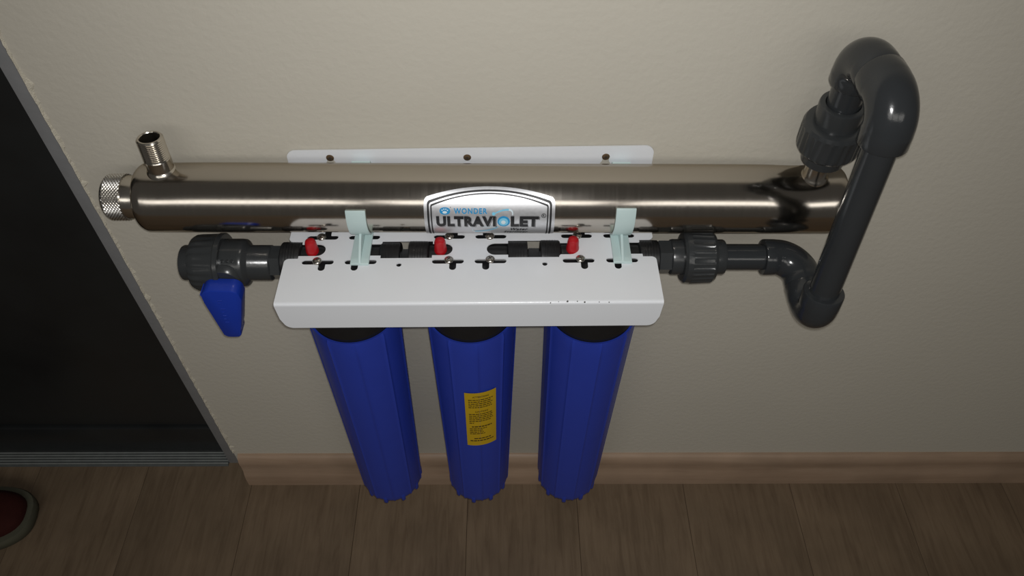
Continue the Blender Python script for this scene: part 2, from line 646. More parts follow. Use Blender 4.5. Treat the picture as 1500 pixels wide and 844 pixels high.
def wall_screw(x, z):
    b_ = bmesh.new()
    lathe(b_, (x, -0.0036, z), (0, -1, 0), [(-0.003, 0.0052), (0, 0.0052), (0.0007, 0.0050), (0.0011, 0.0040), (0.0012, 0.0012)], n=20)
    o = finish(b_, 'wall_screw', 'brass_screw', br, local=True)
    b_ = bmesh.new()
    box(b_, (x - 0.0026, -0.00505, z - 0.0005), (x + 0.0026, -0.0040, z + 0.0005))
    box(b_, (x - 0.0005, -0.00505, z - 0.0026), (x + 0.0005, -0.0040, z + 0.0026))
    finish(b_, 'screw_recess', 'screw_recess', o, local=True, smooth=False)
wall_screw(-0.1835, 0.0745)
wall_screw(-0.0042, 0.0738)
wall_screw(0.1775, 0.0735)

def shelf_screw(x, y, rot):
    b_ = bmesh.new()
    lathe(b_, (x, y, 0.0), (0, 0, 1), [(-0.008, 0.0026), (0.0001, 0.0026), (0.0001, 0.0063), (0.0012, 0.0062), (0.0026, 0.0051),
                                       (0.0034, 0.0030), (0.0037, 0.0010)], n=24)
    o = finish(b_, 'shelf_screw', 'screw_steel', br, local=True)
    b_ = bmesh.new()
    for k in range(2):
        t_ = bmesh.new()
        box(t_, (-0.0029, -0.0006, 0.0020), (0.0029, 0.0006, 0.00385))
        bmesh.ops.rotate(t_, cent=(0, 0, 0), matrix=Matrix.Rotation(rot + k * pi / 2, 3, 'Z'), verts=t_.verts)
        bmesh.ops.translate(t_, vec=(x, y, 0), verts=t_.verts)
        merge(b_, t_)
    finish(b_, 'screw_recess', 'screw_recess', o, local=True, smooth=False)
for x, y, rr in ((-0.197, -0.119, 0.5), (-0.1975, -0.076, 0.2), (-0.0278, -0.1185, 1.0), (-0.029, -0.076, 0.3),
                 (0.0253, -0.1180, 0.7), (0.0245, -0.0765, 0.1), (0.1415, -0.1180, 0.4), (0.140, -0.0762, 0.9)):
    shelf_screw(x, y, rr)

# worn spots on the front bend
chip_me = None
for k, (cx, cr) in enumerate(((0.100, 0.0009), (0.110, 0.0006), (0.121, 0.0013), (0.133, 0.0008), (0.142, 0.0011), (0.160, 0.0007), (0.172, 0.0009))):
    b_ = bmesh.new()
    a = radians(random.uniform(30, 75))
    pc = Vector((cx, -YF + R0 - R0 * cos(a), -R0 + R0 * sin(a)))
    lathe(b_, pc, (0, -cos(a), sin(a)), [(-0.0002, cr * 1.1), (0.00006, cr), (0.00008, cr * 0.3)], n=9, rfun=lambda i, j, t, q: q * random.uniform(0.6, 1.2))
    finish(b_, 'paint_chip', 'screw_recess', br, local=True, smooth=False)

# ------------------------------------------------------------------ filter housings
FY = -0.098
def make_filter(name, x, zport, label):
    f = thing(name, (x, FY, 0.20), label, 'water filter', 'blue filter housings under the bracket')
    # black head: cap, shoulder, neck and the two threaded port bosses
    b_ = bmesh.new()
    lathe(b_, (x, FY, 0), (0, 0, 1), [(0.690, 0.0600), (0.735, 0.0605), (0.736, 0.0635), (zport + 0.004, 0.0635), (zport + 0.009, 0.0625),
                                      (zport + 0.0125, 0.0590), (zport + 0.0130, 0.050), (zport + 0.0130, 0.010)], n=56)
    lathe(b_, (x - 0.055, FY, zport), (1, 0, 0), [(0, 0.0195), (0.110, 0.0195)], n=40)
    for s in (-1, 1):
        lathe(b_, (x + s * 0.0525, FY, zport), (s, 0, 0), [(-0.002, 0.0195), (0, 0.0236), (0.0012, 0.0242), (0.0240, 0.0242), (0.0250, 0.0234)], n=40)
        for q in range(5):
            lathe(b_, (x + s * (0.0575 + 0.0035 * q), FY, zport), (s, 0, 0), [(0, 0.0242), (0.0004, 0.02445), (0.0010, 0.02445), (0.0014, 0.0242)], n=40, cap=False)
    finish(b_, 'head', 'black_plastic', f)
    # red pressure release button
    b_ = bmesh.new()
    lathe(b_, (x - 0.036, FY - 0.001, zport + 0.010), (0, 0, 1), [(0, 0.0084), (0.013, 0.0084), (0.0150, 0.0078), (0.024, 0.0074), (0.0275, 0.0064), (0.0292, 0.0040), (0.0295, 0.001)], n=28)
    finish(b_, 'release_button', 'red_plastic', f)
    # blue sump with ribs
    b_ = bmesh.new()
    NR = 10
    n = 160
    phase = 0.16
    def rf(i, j, a, r):
        if r < 0.045:
            return r
        u = ((a - phase) / (2 * pi) * NR) % 1.0
        d = min(u, 1 - u)          # 0 on a rib
        rib = 0.0016 * max(0.0, 1 - d / 0.03)
        flat = -0.0012 * (1 - (2 * d) ** 2) * 0 - 0.0007 * sin(pi * u)
        k_ = 0 if j in (0, 1, 2) else 1
        return r + k_ * (rib + flat)
    prof = [(0.716, 0.0612), (0.7275, 0.0612), (0.7285, 0.0645), (0.722, 0.0652), (0.700, 0.0645), (0.60, 0.0626), (0.45, 0.0600),
            (0.30, 0.0576), (0.225, 0.0564), (0.214, 0.0556), (0.206, 0.0525), (0.202, 0.047), (0.200, 0.040), (0.200, 0.004)]
    lathe(b_, (x, FY, 0), (0, 0, 1), prof, n=n, rfun=rf, cap=False)
    s = finish(b_, 'sump', 'blue_housing', f, angle=28)
    # stubby lugs where the ribs run out at the bottom edge
    for k in range(NR):
        a = phase + 2 * pi * k / NR
        b_ = bmesh.new()
        box(b_, (0.046, -0.0040, 0.2010), (0.0562, 0.0040, 0.226), bev=0.0024, seg=2)
        bmesh.ops.rotate(b_, cent=(0, 0, 0), matrix=Matrix.Rotation(a, 3, 'Z'), verts=b_.verts)
        bmesh.ops.translate(b_, vec=(x, FY, 0), verts=b_.verts)
        finish(b_, 'base_lug', 'blue_housing', s)
    return f, s

F1, S1 = make_filter('filter_housing', -0.1702, 0.8275, 'blue filter housing with black head nearest the door and lever valve')
F2, S2 = make_filter('filter_housing', -0.0035, 0.8300, 'middle blue filter housing carrying the yellow sticker')
F3, S3 = make_filter('filter_housing', 0.1684, 0.8325, 'blue filter housing with black head nearest the grey bypass pipe')

# yellow caution sticker wrapped on the middle sump
def sump_r(z):
    pts = [(0.200, 0.0560), (0.30, 0.0576), (0.45, 0.0600), (0.60, 0.0626), (0.70, 0.0645)]
    for (a, ra), (b_, rb) in zip(pts, pts[1:]):
        if a <= z <= b_:
            return ra + (rb - ra) * (z - a) / (b_ - a)
    return pts[-1][1]
def on_sump(bm_, off, x=-0.0035):
    for v in bm_.verts:
        s, zz = v.co.x, v.co.y
        r = sump_r(zz) + off
        a = s / r
        v.co = (x + r * sin(a), FY - r * cos(a), zz)
ST0, ST1, SZ0, SZ1 = -0.0125, 0.0375, 0.437, 0.602
t = bmesh.new()
bmesh.ops.create_grid(t, x_segments=20, y_segments=20, size=0.5)
for v in t.verts:
    v.co.x = ST0 + (v.co.x + 0.5) * (ST1 - ST0)
    v.co.y = SZ0 + (v.co.y + 0.5) * (SZ1 - SZ0)
on_sump(t, 0.0013)
st = finish(t, 'caution_sticker', 'sticker_yellow', S2)
st['label'] = 'yellow printed sticker'
b_all = bmesh.new()
def sticker_text(s0, s1, z0, z1, body=None, words=None):
    if body:
        t_ = text_bm(body, bold=0.02)
        fit_bm(t_, s0, s1, z0, z1)
    else:
        t_ = bmesh.new()
        s = s0
        while s < s1 - 0.0008:
            w = min(random.uniform(0.0022, 0.0065), s1 - s)
            vs = [t_.verts.new(p) for p in ((s, z0, 0), (s + w, z0, 0), (s + w, z1, 0), (s, z1, 0))]
            t_.faces.new(vs)
            s += w + 0.0009
    cut_bm(t_, 0, 0.002)
    on_sump(t_, 0.0016)
    merge(b_all, t_)
W = ST1 - ST0
zc = SZ1 - 0.010
sticker_text(ST0 + 0.012, ST1 - 0.012, zc - 0.0035, zc + 0.001, 'ATTENTION!')
rows = [(-0.011, .98), (-0.0165, .92), (-0.022, .95), (-0.0275, .9), (-0.033, .93)]
for dz, e in rows:
    sticker_text(ST0 + 0.0055, ST0 + 0.0055 + (W - 0.010) * e, zc + dz, zc + dz + 0.0023)
sticker_text(ST0 + 0.0155, ST1 - 0.0140, zc - 0.047, zc - 0.0425, 'CAUTION!')
for dz, e in ((-0.0535, .95), (-0.059, .98), (-0.0645, .93), (-0.070, .97), (-0.0755, .9), (-0.081, .18)):
    sticker_text(ST0 + 0.0055, ST0 + 0.0055 + (W - 0.010) * e, zc + dz, zc + dz + 0.0023)
sticker_text(ST0 + 0.009, ST1 - 0.008, zc - 0.0935, zc - 0.0902)
for dz, e in ((-0.0995, .7), (-0.105, .55), (-0.1105, .58), (-0.116, .62)):
    sticker_text(ST0 + 0.0055, ST0 + 0.0055 + (W - 0.010) * e, zc + dz, zc + dz + 0.0023)
sticker_text(ST0 + 0.012, ST1 - 0.010, zc - 0.1325, zc - 0.1295)
sticker_text(ST0 + 0.0055, ST1 - 0.0055, zc - 0.1400, zc - 0.1368)
finish(b_all, 'printed_text', 'ink_brown', S2, smooth=False)

# short nipples joining the heads
def nipple(x, z, label):
    b_ = bmesh.new()
    lathe(b_, (x - 0.0125, FY, z), (1, 0, 0), [(0, 0.0120), (0.025, 0.0120)], n=32)
    lathe(b_, (x - 0.0075, FY, z), (1, 0, 0), [(0, 0.0135), (0.0008, 0.0150), (0.0142, 0.0150), (0.015, 0.0135)], n=6)
    o = finish(b_, 'pipe_nipple', 'grey_pvc_moulded', angle=25)
    tag(o, label, 'pipe fitting', 'nipples between filter heads')
nipple(-0.0838, 0.8288, 'dark grey pipe nipple between the left and middle filter heads')
nipple(0.0823, 0.8312, 'dark grey pipe nipple between the middle and right filter heads')

# ------------------------------------------------------------------ steel UV chamber
TY, TZ, TR = -0.053, 0.8985, 0.0445
XL, XR = -0.4210, 0.4780
uv = thing('ultraviolet_sterilizer', (0.03, TY, TZ - TR), 'polished stainless steel ultraviolet chamber lying across the white bracket', 'water sterilizer')
PX1, PX2 = -0.384, 0.4370
bm = bmesh.new()
n = 96
xs = [XL + (XR - XL) * i / 120 for i in range(121)]
prof = [(XL - 0.0, 0.006), (XL, 0.0325)] + [(XL + 0.012 * (1 - cos(radians(9 * q))), 0.0325 + 0.012 * sin(radians(9 * q))) for q in range(1, 10)]
prof += [(x, TR) for x in xs if XL + 0.012 < x < XR - 0.012]
prof += [(XR - 0.007, 0.0434), (XR - 0.003, 0.0405), (XR - 0.0008, 0.0360), (XR, 0.030), (XR, 0.006)]
rings = lathe(bm, (0, TY, TZ), (1, 0, 0), prof, n=n)
# the wall of the tube is drawn in a little around the welded ports
for v in bm.verts:
    for px, amp in ((PX1, 0.0010), (PX2 - 0.02, 0.0022)):
        dx = (v.co.x - px) / 0.030
        up = max(0.0, (v.co.z - TZ) / TR)
        k_ = amp * math.exp(-dx * dx) * up * up
        rad = Vector((0, v.co.y - TY, v.co.z - TZ))
        if rad.length > 0.04:
            v.co -= rad.normalized() * k_
finish(bm, 'chamber', 'polished_steel', uv, angle=50)

# left inlet: threaded open nipple
LEAN1 = Vector((0.0, sin(radians(5)), cos(radians(5))))
bm = bmesh.new()
pr = [(0.036, 0.0118), (0.0895, 0.0118), (0.0905, 0.0124), (0.0905, 0.0142), (0.0895, 0.0150)]
tt = 0.0885
while tt > 0.062:
    pr += [(tt, 0.0157), (tt - 0.0013, 0.0143)]
    tt -= 0.0026
pr += [(0.0615, 0.0150), (0.060, 0.0157), (0.046, 0.0158), (0.0445, 0.0170), (0.041, 0.0185), (0.036, 0.0188)]
lathe(bm, (PX1, TY, TZ), LEAN1, pr, n=40, cap=False)
lathe(bm, (PX1, TY, TZ), LEAN1, [(0.046, 0.0), (0.046, 0.0118)], n=40, cap=False)
finish(bm, 'inlet_port', 'fitting_steel', uv, angle=22)
# right outlet stub
PD = Vector((-0.085, -0.055, 1.0)).normalized()
bm = bmesh.new()
lathe(bm, (PX2, TY, TZ), PD, [(0.036, 0.0178), (0.041, 0.0176), (0.0445, 0.0160), (0.047, 0.0142), (0.080, 0.0140)], n=36)
finish(bm, 'outlet_port', 'fitting_steel', uv, angle=40)
# end cap: smooth collar and knurled ring
bm = bmesh.new()
lathe(bm, (XL + 0.002, TY, TZ), (-1, 0, 0), [(0, 0.0272), (0.0045, 0.0272), (0.006, 0.0278), (0.019, 0.0280), (0.020, 0.0270), (0.024, 0.026)], n=64)
finish(bm, 'collar', 'fitting_steel', uv, angle=30)
bm = bmesh.new()
NK, MK = 76, 13
def kr(i, j, a, r):
    return r + (0.0015 if (2 <= j <= MK and (i + j) % 2) else 0.0)
prk = [(0.0185, 0.026), (0.0195, 0.0285)] + [(0.0195 + 0.0225 * q / (MK - 1), 0.0287) for q in range(MK)] + [(0.0430, 0.0280), (0.0450, 0.0255), (0.0450, 0.012)]
lathe(bm, (XL + 0.002, TY, TZ), (-1, 0, 0), prk, n=NK, rfun=kr)
finish(bm, 'knurled_cap', 'knurled_steel', uv, smooth=False)

# name plate wrapped on the front of the tube
def on_tube(bm_, off):
    for v in bm_.verts:
        s, u = v.co.x, v.co.y
        a = u / TR
        r = TR + off
        v.co = (s, TY - r * cos(a), TZ + r * sin(a))
NC = 0.0249
def plate_outline(inset, n_arc=24):
    h = 0.0815 - inset
    top, sh = 0.0478 - inset, 0.0338 - inset * 1.05
    r = 0.006 - inset * 0.5
    bot = -0.036 + inset * 0
    # arched top through (+-h, sh) and (0, top)
    dy = top - sh
    R_ = (h * h + dy * dy) / (2 * dy)
    cy = top - R_
    amax = math.asin((h - r * 0.6) / R_)
    pts = [(NC + h, bot)]
    pts += [(NC + h, sh - r * 1.1), (NC + h - r * 0.12, sh - r * 0.45), (NC + h - r * 0.35, sh - r * 0.08)]
    for i in range(n_arc + 1):
        a = amax - 2 * amax * i / n_arc
        pts.append((NC + R_ * sin(a), cy + R_ * cos(a)))
    pts += [(NC - h + r * 0.35, sh - r * 0.08), (NC - h + r * 0.12, sh - r * 0.45), (NC - h, sh - r * 1.1), (NC - h, bot)]
    return pts
def flat(loops):
    cu = bpy.data.curves.new('tmpf', 'CURVE')
    cu.dimensions = '2D'
    cu.fill_mode = 'BOTH'
    for lp in loops:
        sp = cu.splines.new('POLY')
        sp.points.add(len(lp) - 1)
        for p, q in zip(sp.points, lp):
            p.co = (q[0], q[1], 0, 1)
        sp.use_cyclic_u = True
    return eval_curve(cu)
def on_plate(bm_, name, mat, off, parent, step=0.0022):
    cut_bm(bm_, 1, step)
    on_tube(bm_, off)
    for f in bm_.faces:
        f.smooth = True
    return finish(bm_, name, mat, parent, smooth=True, angle=60)
plate = on_plate(flat([plate_outline(0)]), 'name_plate', 'plate_silver', 0.0006, uv, 0.0016)
plate['label'] = 'silver name plate'
on_plate(flat([plate_outline(0.0040), plate_outline(0.0064)]), 'border_line', 'ink_black', 0.0011, plate)
on_plate(flat([plate_outline(0.0082), plate_outline(0.0098)]), 'border_line', 'ink_black', 0.0011, plate)

def lettering(body, s0, s1, u0, u1, mat, off=0.0010, bold=0.02, shear=0.0, spacing=1.0):
    t_ = text_bm(body, bold, shear, spacing)
    fit_bm(t_, s0, s1, u0, u1)
    return on_plate(t_, 'lettering', mat, off, plate)
def ellipse(cx, cy, rx, ry, n=28):
    return [(cx + rx * cos(2 * pi * i / n), cy + ry * sin(2 * pi * i / n)) for i in range(n)]
lettering('WONDER', -0.0195, 0.0220, 0.0134, 0.0210, 'ink_blue', bold=0.03, spacing=1.2)
# pale shadow outline, then the black letters
LET = (('ULTRAVI', -0.0418, 0.0328), ('LET', 0.0513, 0.0868))
for body, a, b_ in LET:
    lettering(body, a + 0.0010, b_ + 0.0010, -0.0082, 0.0092, 'ink_black', off=0.00085, bold=0.045, spacing=1.12)
    lettering(body, a + 0.0004, b_ + 0.0004, -0.0074, 0.0099, 'plate_silver', off=0.0010, bold=0.062, spacing=1.12)
    lettering(body, a, b_, -0.0067, 0.0104, 'ink_black', off=0.0012, bold=0.062, spacing=1.12)
lettering('Water', 0.0515, 0.0735, -0.0158, -0.0098, 'ink_black', bold=0.03, shear=0.35, spacing=1.15)
lettering('Sterilizer', 0.0425, 0.0735, -0.0245, -0.0178, 'ink_black', bold=0.03, shear=0.35, spacing=1.15)
# registered mark
t = flat([ellipse(0.0925, 0.0112, 0.0030, 0.0030), ellipse(0.0925, 0.0112, 0.0023, 0.0023)])
on_plate(t, 'registered_mark', 'ink_black', 0.0010, plate)
lettering('R', 0.0912, 0.0938, 0.0096, 0.0128, 'ink_black')
lettering('R', -0.0240, -0.0228, 0.0212, 0.0226, 'ink_black')
# blue emblem
cx, cy = -0.0305, 0.0172
diam = []
for i in range(40):
    a = 2 * pi * i / 40
    k_ = 0.80 + 0.20 * abs(cos(a)) ** 3
    diam.append((cx + 0.0066 * cos(a) * (1.0 if abs(cos(a)) > 0.2 else 1.0), cy + 0.0052 * sin(a) * k_ / 0.86))
on_plate(flat([diam]), 'emblem', 'ink_blue', 0.0010, plate)
t = flat([ellipse(cx - 0.0034, cy + 0.0012, 0.0008, 0.0008), ellipse(cx - 0.0011, cy + 0.0025, 0.0008, 0.0008),
          ellipse(cx + 0.0013, cy + 0.0025, 0.0008, 0.0008), ellipse(cx + 0.0033, cy + 0.0010, 0.0008, 0.0008),
          ellipse(cx - 0.0002, cy - 0.0016, 0.0028, 0.0017)])
on_plate(t, 'emblem_mark', 'ink_pale', 0.0013, plate)
# glowing globe letter, printed in three tints
gx, gy = 0.0425, 0.0020
on_plate(flat([ellipse(gx, gy, 0.0079, 0.0084)]), 'globe', 'ink_blue', 0.0010, plate)
on_plate(flat([ellipse(gx - 0.0002, gy - 0.0003, 0.0058, 0.0062)]), 'globe_tint', 'ink_light_blue', 0.0012, plate)
on_plate(flat([ellipse(gx - 0.0004, gy - 0.0006, 0.0028, 0.0030)]), 'globe_tint', 'ink_pale', 0.0014, plate)
# orbit swooshes
def swoosh(pts, w0, w1):
    n_ = len(pts)
    L, R_ = [], []
    for i, p in enumerate(pts):
        a = pts[max(0, i - 1)]
        b_ = pts[min(n_ - 1, i + 1)]
        d = Vector((b_[0] - a[0], b_[1] - a[1])).normalized()
        w = (w0 + (w1 - w0) * i / (n_ - 1)) / 2
        L.append((p[0] - d.y * w, p[1] + d.x * w))
        R_.append((p[0] + d.y * w, p[1] - d.x * w))
    return L + R_[::-1]
def bez(p0, p1, p2, n_=14):
    return [((1 - t) ** 2 * p0[0] + 2 * t * (1 - t) * p1[0] + t * t * p2[0], (1 - t) ** 2 * p0[1] + 2 * t * (1 - t) * p1[1] + t * t * p2[1]) for t in [i / n_ for i in range(n_ + 1)]]
on_plate(flat([ellipse(0.0300, 0.0138, 0.0021, 0.0022)]), 'orbit_dot', 'ink_light_blue', 0.0015, plate)
on_plate(flat([swoosh(bez((0.0315, 0.0140), (0.0405, 0.0195), (0.0490, 0.0190)), 0.0012, 0.0024)]), 'orbit_line', 'ink_light_blue', 0.0011, plate)
on_plate(flat([swoosh(bez((0.0488, 0.0192), (0.0545, 0.0185), (0.0535, 0.0120)), 0.0024, 0.0010)]), 'orbit_line', 'ink_pale', 0.0013, plate)
on_plate(flat([swoosh(bez((0.0355, -0.0070), (0.0260, -0.0180), (0.0060, -0.0195)), 0.0010, 0.0026)]), 'orbit_line', 'ink_light_blue', 0.0011, plate)
on_plate(flat([swoosh(bez((0.0070, -0.0190), (0.0015, -0.0185), (0.0035, -0.0120)), 0.0022, 0.0008)]), 'orbit_line', 'ink_pale', 0.0011, plate)
on_plate(flat([swoosh([(0.0165 + 0.0012 * i, -0.0078) for i in range(14)], 0.0012, 0.0012)]), 'orbit_line', 'ink_pale', 0.0011, plate)

# ------------------------------------------------------------------ pale clips holding the tube
def make_clip(x, top_deg, label):
    zb = ZS + 0.013 * x
    c = thing('pipe_clip', (x, -0.09, zb), label, 'pipe clip', 'tube clips on the bracket')
    hw = 0.0118
    b_ = bmesh.new()
    prism(b_, [(-0.1268, zb + 0.0001), (-0.030, zb + 0.0001), (-0.030, zb + 0.0030), (-0.075, zb + 0.0030), (-0.118, zb + 0.0042), (-0.1262, zb + 0.0036)], 0, x - hw, x + hw, bev=0.0006)
    finish(b_, 'base_plate', 'clip_plastic', c, angle=40)
    def band(a0, a1, r0, r1):
        o_, i_ = [], []
        for q in range(25):
            a = radians(a0 + (a1 - a0) * q / 24)
            o_.append((TY - r1 * cos(a), TZ + r1 * sin(a)))
            i_.append((TY - r0 * cos(a), TZ + r0 * sin(a)))
        return o_ + i_[::-1]
    b_ = bmesh.new()
    prism(b_, band(-80, top_deg, TR + 0.0003, TR + 0.0031), 0, x - hw - 0.0006, x + hw + 0.0006, bev=0.0005)
    finish(b_, 'front_arm', 'clip_plastic', c, angle=40)
    b_ = bmesh.new()
    prism(b_, band(260, 136, TR + 0.0003, TR + 0.0026), 0, x - hw, x + hw)
    finish(b_, 'rear_arm', 'clip_plastic', c, angle=40)
    b_ = bmesh.new()
    a = radians(-33)
    r1 = TR + 0.0028
    prism(b_, [(TY - r1 * cos(a), TZ + r1 * sin(a)), (TY - (r1 + 0.003) * cos(a), TZ + (r1 + 0.002) * sin(a)), (-0.1255, zb + 0.0042), (-0.1255, zb + 0.003), (-0.066, zb + 0.0025),
               (TY - r1 * cos(radians(-65)), TZ + r1 * sin(radians(-65)))], 0, x - 0.0016, x + 0.0016, bev=0.0004)
    finish(b_, 'rib', 'clip_plastic', c, angle=40)
make_clip(-0.1415, 23, 'pale green-blue plastic clip left of the name plate gripping the steel tube')
make_clip(0.1950, 28, 'pale green-blue plastic clip right of the name plate gripping the steel tube')

# ------------------------------------------------------------------ grey PVC plumbing helpers
def ribbed(bm_, base, axis, prof, ribs, depth, j0, j1, n=120):
    def rf(i, j, a, r):
        if j0 <= j <= j1:
            u = (a / (2 * pi) * ribs) % 1.0
            return r - (depth if u < 0.42 else 0.0)
        return r
    lathe(bm_, base, axis, prof, n=n, rfun=rf)

def elbow(parent, c, d1, d2, rs=0.0236, L=0.041, rho=0.024):
    """socket elbow: legs leave the corner c along d1 and d2"""
    c = Vector(c)
    d1 = Vector(d1).normalized()
    d2 = Vector(d2).normalized()
    rb = rs - 0.0003
    pts, rad = [], []
    for t, r in ((L, rs - 0.0022), (L - 0.0003, rs - 0.0008), (L - 0.0018, rs), (rho + 0.003, rs), (rho + 0.0015, rs - 0.0001), (rho, rb)):
        pts.append(c + d1 * t)
        rad.append(r)
    for i in range(1, 16):
        u = i / 16
        # circular bend through the corner
        a = u * pi / 2
        p = c + d1 * rho * (1 - sin(a)) + d2 * rho * (1 - cos(a))
        pts.append(p)
        rad.append(rb)
    for t, r in ((rho, rb), (rho + 0.0015, rs - 0.0001), (rho + 0.003, rs), (L - 0.0018, rs), (L - 0.0003, rs - 0.0008), (L, rs - 0.0022)):
        pts.append(c + d2 * t)
        rad.append(r)
    b_ = bmesh.new()
    sweep(b_, pts, rad, n=44)
    return finish(b_, 'elbow', 'grey_pvc', parent, angle=42)

def hexnut(parent, base, axis, L, r):
    b_ = bmesh.new()
    lathe(b_, base, axis, [(0, r * 0.9), (0.0012, r), (L - 0.0012, r), (L, r * 0.9)], n=6)
    return finish(b_, 'hex_adaptor', 'grey_pvc_moulded', parent, angle=20)

# ------------------------------------------------------------------ left ball valve
VZ = 0.8228
bv = thing('ball_valve', (-0.31, FY, VZ - 0.0315), 'grey plastic ball valve with blue lever left of the bracket', 'valve')
hexnut(bv, (-0.249, FY, VZ + 0.001), (-1, 0, 0), 0.021, 0.0228)
bm = bmesh.new()
lathe(bm, (-0.262, FY, VZ), (-1, 0, 0), [(0, 0.0205), (0.0005, 0.0225), (0.002, 0.0236), (0.028, 0.0236), (0.0295, 0.0245), (0.033, 0.0300), (0.035, 0.0315), (0.040, 0.0320),
                                        (0.074, 0.0318), (0.076, 0.0290)], n=56)
lathe(bm, (-0.3195, FY - 0.026, VZ), (0, -1, 0), [(0, 0.0240), (0.006, 0.0215), (0.0085, 0.0190)], n=40)
body = finish(bm, 'body', 'grey_pvc_moulded', bv, angle=40)
bm = bmesh.new()
for q in range(3):                     # small moulded marks on top of the body
    box(bm, (-0.3200 + 0.006 * q, FY - 0.0215, VZ + 0.0228), (-0.3170 + 0.006 * q, FY - 0.0175, VZ + 0.0262), bev=0.0004)
finish(bm, 'moulded_mark', 'grey_pvc_moulded', body, angle=30)
bm = bmesh.new()
ribbed(bm, (-0.3235, FY, VZ), (-1, 0, 0), [(0, 0.030), (0, 0.0385), (0.0012, 0.0396), (0.0060, 0.0396), (0.0072, 0.0388), (0.0085, 0.0386), (0.030, 0.0378), (0.036, 0.0372),
                                          (0.0405, 0.0345), (0.0425, 0.0290)], 22, 0.0013, 6, 7, n=132)
finish(bm, 'union_nut', 'grey_pvc_moulded', bv, angle=30)
bm = bmesh.new()
lathe(bm, (-0.360, FY, VZ), (-1, 0, 0), [(0, 0.0236), (0.0175, 0.0236), (0.0195, 0.0228), (0.0200, 0.0215), (0.0200, 0.0178), (0.004, 0.0175), (0.004, 0.001)], n=52)
finish(bm, 'end_connector', 'grey_pvc_moulded', bv, angle=35)
# blue lever
bm = bmesh.new()
poly = [(-0.3442, 0.8230)] + arc(-0.3315, 0.8195, 0.0128, 165, 100, 5) + [(-0.3250, 0.8322), (-0.3120, 0.8315)] + arc(-0.3075, 0.8195, 0.0125, 75, 10, 5) + \
       [(-0.2945, 0.8130), (-0.3095, 0.7560), (-0.3125, 0.7480)] + arc(-0.3215, 0.7430, 0.0085, -20, -90, 5) + arc(-0.3295, 0.7430, 0.0085, -90, -160, 5) + [(-0.3442, 0.8080)]
prism(bm, poly, 1, -0.1555, -0.1330, bev=0.0016)
lev = finish(bm, 'lever', 'blue_handle', bv, angle=30)
bm = bmesh.new()
for k_, (sx, sz) in enumerate(((-0.3225, 0.813), (-0.3228, 0.808), (-0.3225, 0.796), (-0.3235, 0.789), (-0.3238, 0.782), (-0.3242, 0.775), (-0.3246, 0.768))):
    box(bm, (sx - 0.003, -0.15605, sz - 0.0012), (sx + 0.003 - 0.002 * (k_ % 2), -0.1553, sz + 0.0010), bev=0.0002)
finish(bm, 'embossed_mark', 'blue_handle', lev, angle=30)

# ------------------------------------------------------------------ outlet plumbing to the tube
OZ = 0.8355
op = thing('bypass_pipe', (0.40, FY, OZ - 0.024), 'dark grey plastic pipe with four elbows looping from filters up to tube', 'pipe')
hexnut(op, (0.2455, FY, OZ), (1, 0, 0), 0.0185, 0.0226)
bm = bmesh.new()
lathe(bm, (0.262, FY, OZ), (1, 0, 0), [(0, 0.0215), (0.001, 0.0232), (0.003, 0.0238), (0.016, 0.0238), (0.0165, 0.028), (0.024, 0.032)], n=52)
finish(bm, 'union_collar', 'grey_pvc_moulded', op, angle=35)
bm = bmesh.new()
ribbed(bm, (0.277, FY, OZ), (1, 0, 0), [(0, 0.025), (0.0005, 0.0310), (0.0035, 0.0343), (0.0100, 0.0349), (0.0115, 0.0354), (0.037, 0.0343), (0.0385, 0.0343), (0.0425, 0.0318), (0.0435, 0.025)],
       26, 0.0012, 4, 5, n=130)
finish(bm, 'union_nut', 'grey_pvc_moulded', op, angle=30)
bm = bmesh.new()
lathe(bm, (0.318, FY, OZ), (1, 0, 0), [(0, 0.0236), (0.0135, 0.0236), (0.0155, 0.0225), (0.0155, 0.017)], n=52)
finish(bm, 'union_collar', 'grey_pvc_moulded', op, angle=35)
PR = 0.0182
E1 = Vector((0.4310, FY, OZ))
E2 = Vector((0.4390, -0.1830, 0.8115))
E3 = Vector((0.4335, -0.1520, 1.1190))
E4 = Vector((0.4250, -0.0660, 1.1250))
PB = Vector((PX2, TY, TZ))
def tube(name, a, b_, r):
    q = bmesh.new()
    lathe(q, a, Vector(b_) - Vector(a), [(0, r), ((Vector(b_) - Vector(a)).length, r)], n=44)
    return finish(q, name, 'grey_pvc', op, angle=40)
tube('pipe', (0.325, FY, OZ), E1 - Vector((0.025, 0, 0)), 0.0175)
d12 = (E2 - E1).normalized()
d23 = (E3 - E2).normalized()
d34 = (E4 - E3).normalized()
d4b = (PB - E4).normalized()
elbow(op, E1, (-1, 0, 0), d12, rs=0.0240, L=0.046, rho=0.029)
elbow(op, E2, -d12, d23, rs=0.0248, L=0.0500, rho=0.026)
tube('riser_pipe', E2 + d23 * 0.02, E3 - d23 * 0.02, PR)
elbow(op, E3, -d23, d34, rs=0.0258, L=0.047, rho=0.027)
elbow(op, E4, -d34, d4b, rs=0.0250, L=0.042, rho=0.027)
tube('pipe', E4 + d4b * 0.02, E4 + d4b * 0.085, 0.0188)
up = -d4b
LB = (E4 - PB).length
bm = bmesh.new()
lathe(bm, PB, up, [(0.1300, 0.026), (0.1535, 0.0262), (0.1560, 0.0256), (0.1570, 0.0240), (0.1570, 0.0200), (0.1520, 0.019)], n=48)
finish(bm, 'union_collar', 'grey_pvc_moulded', op, angle=35)
bm = bmesh.new()
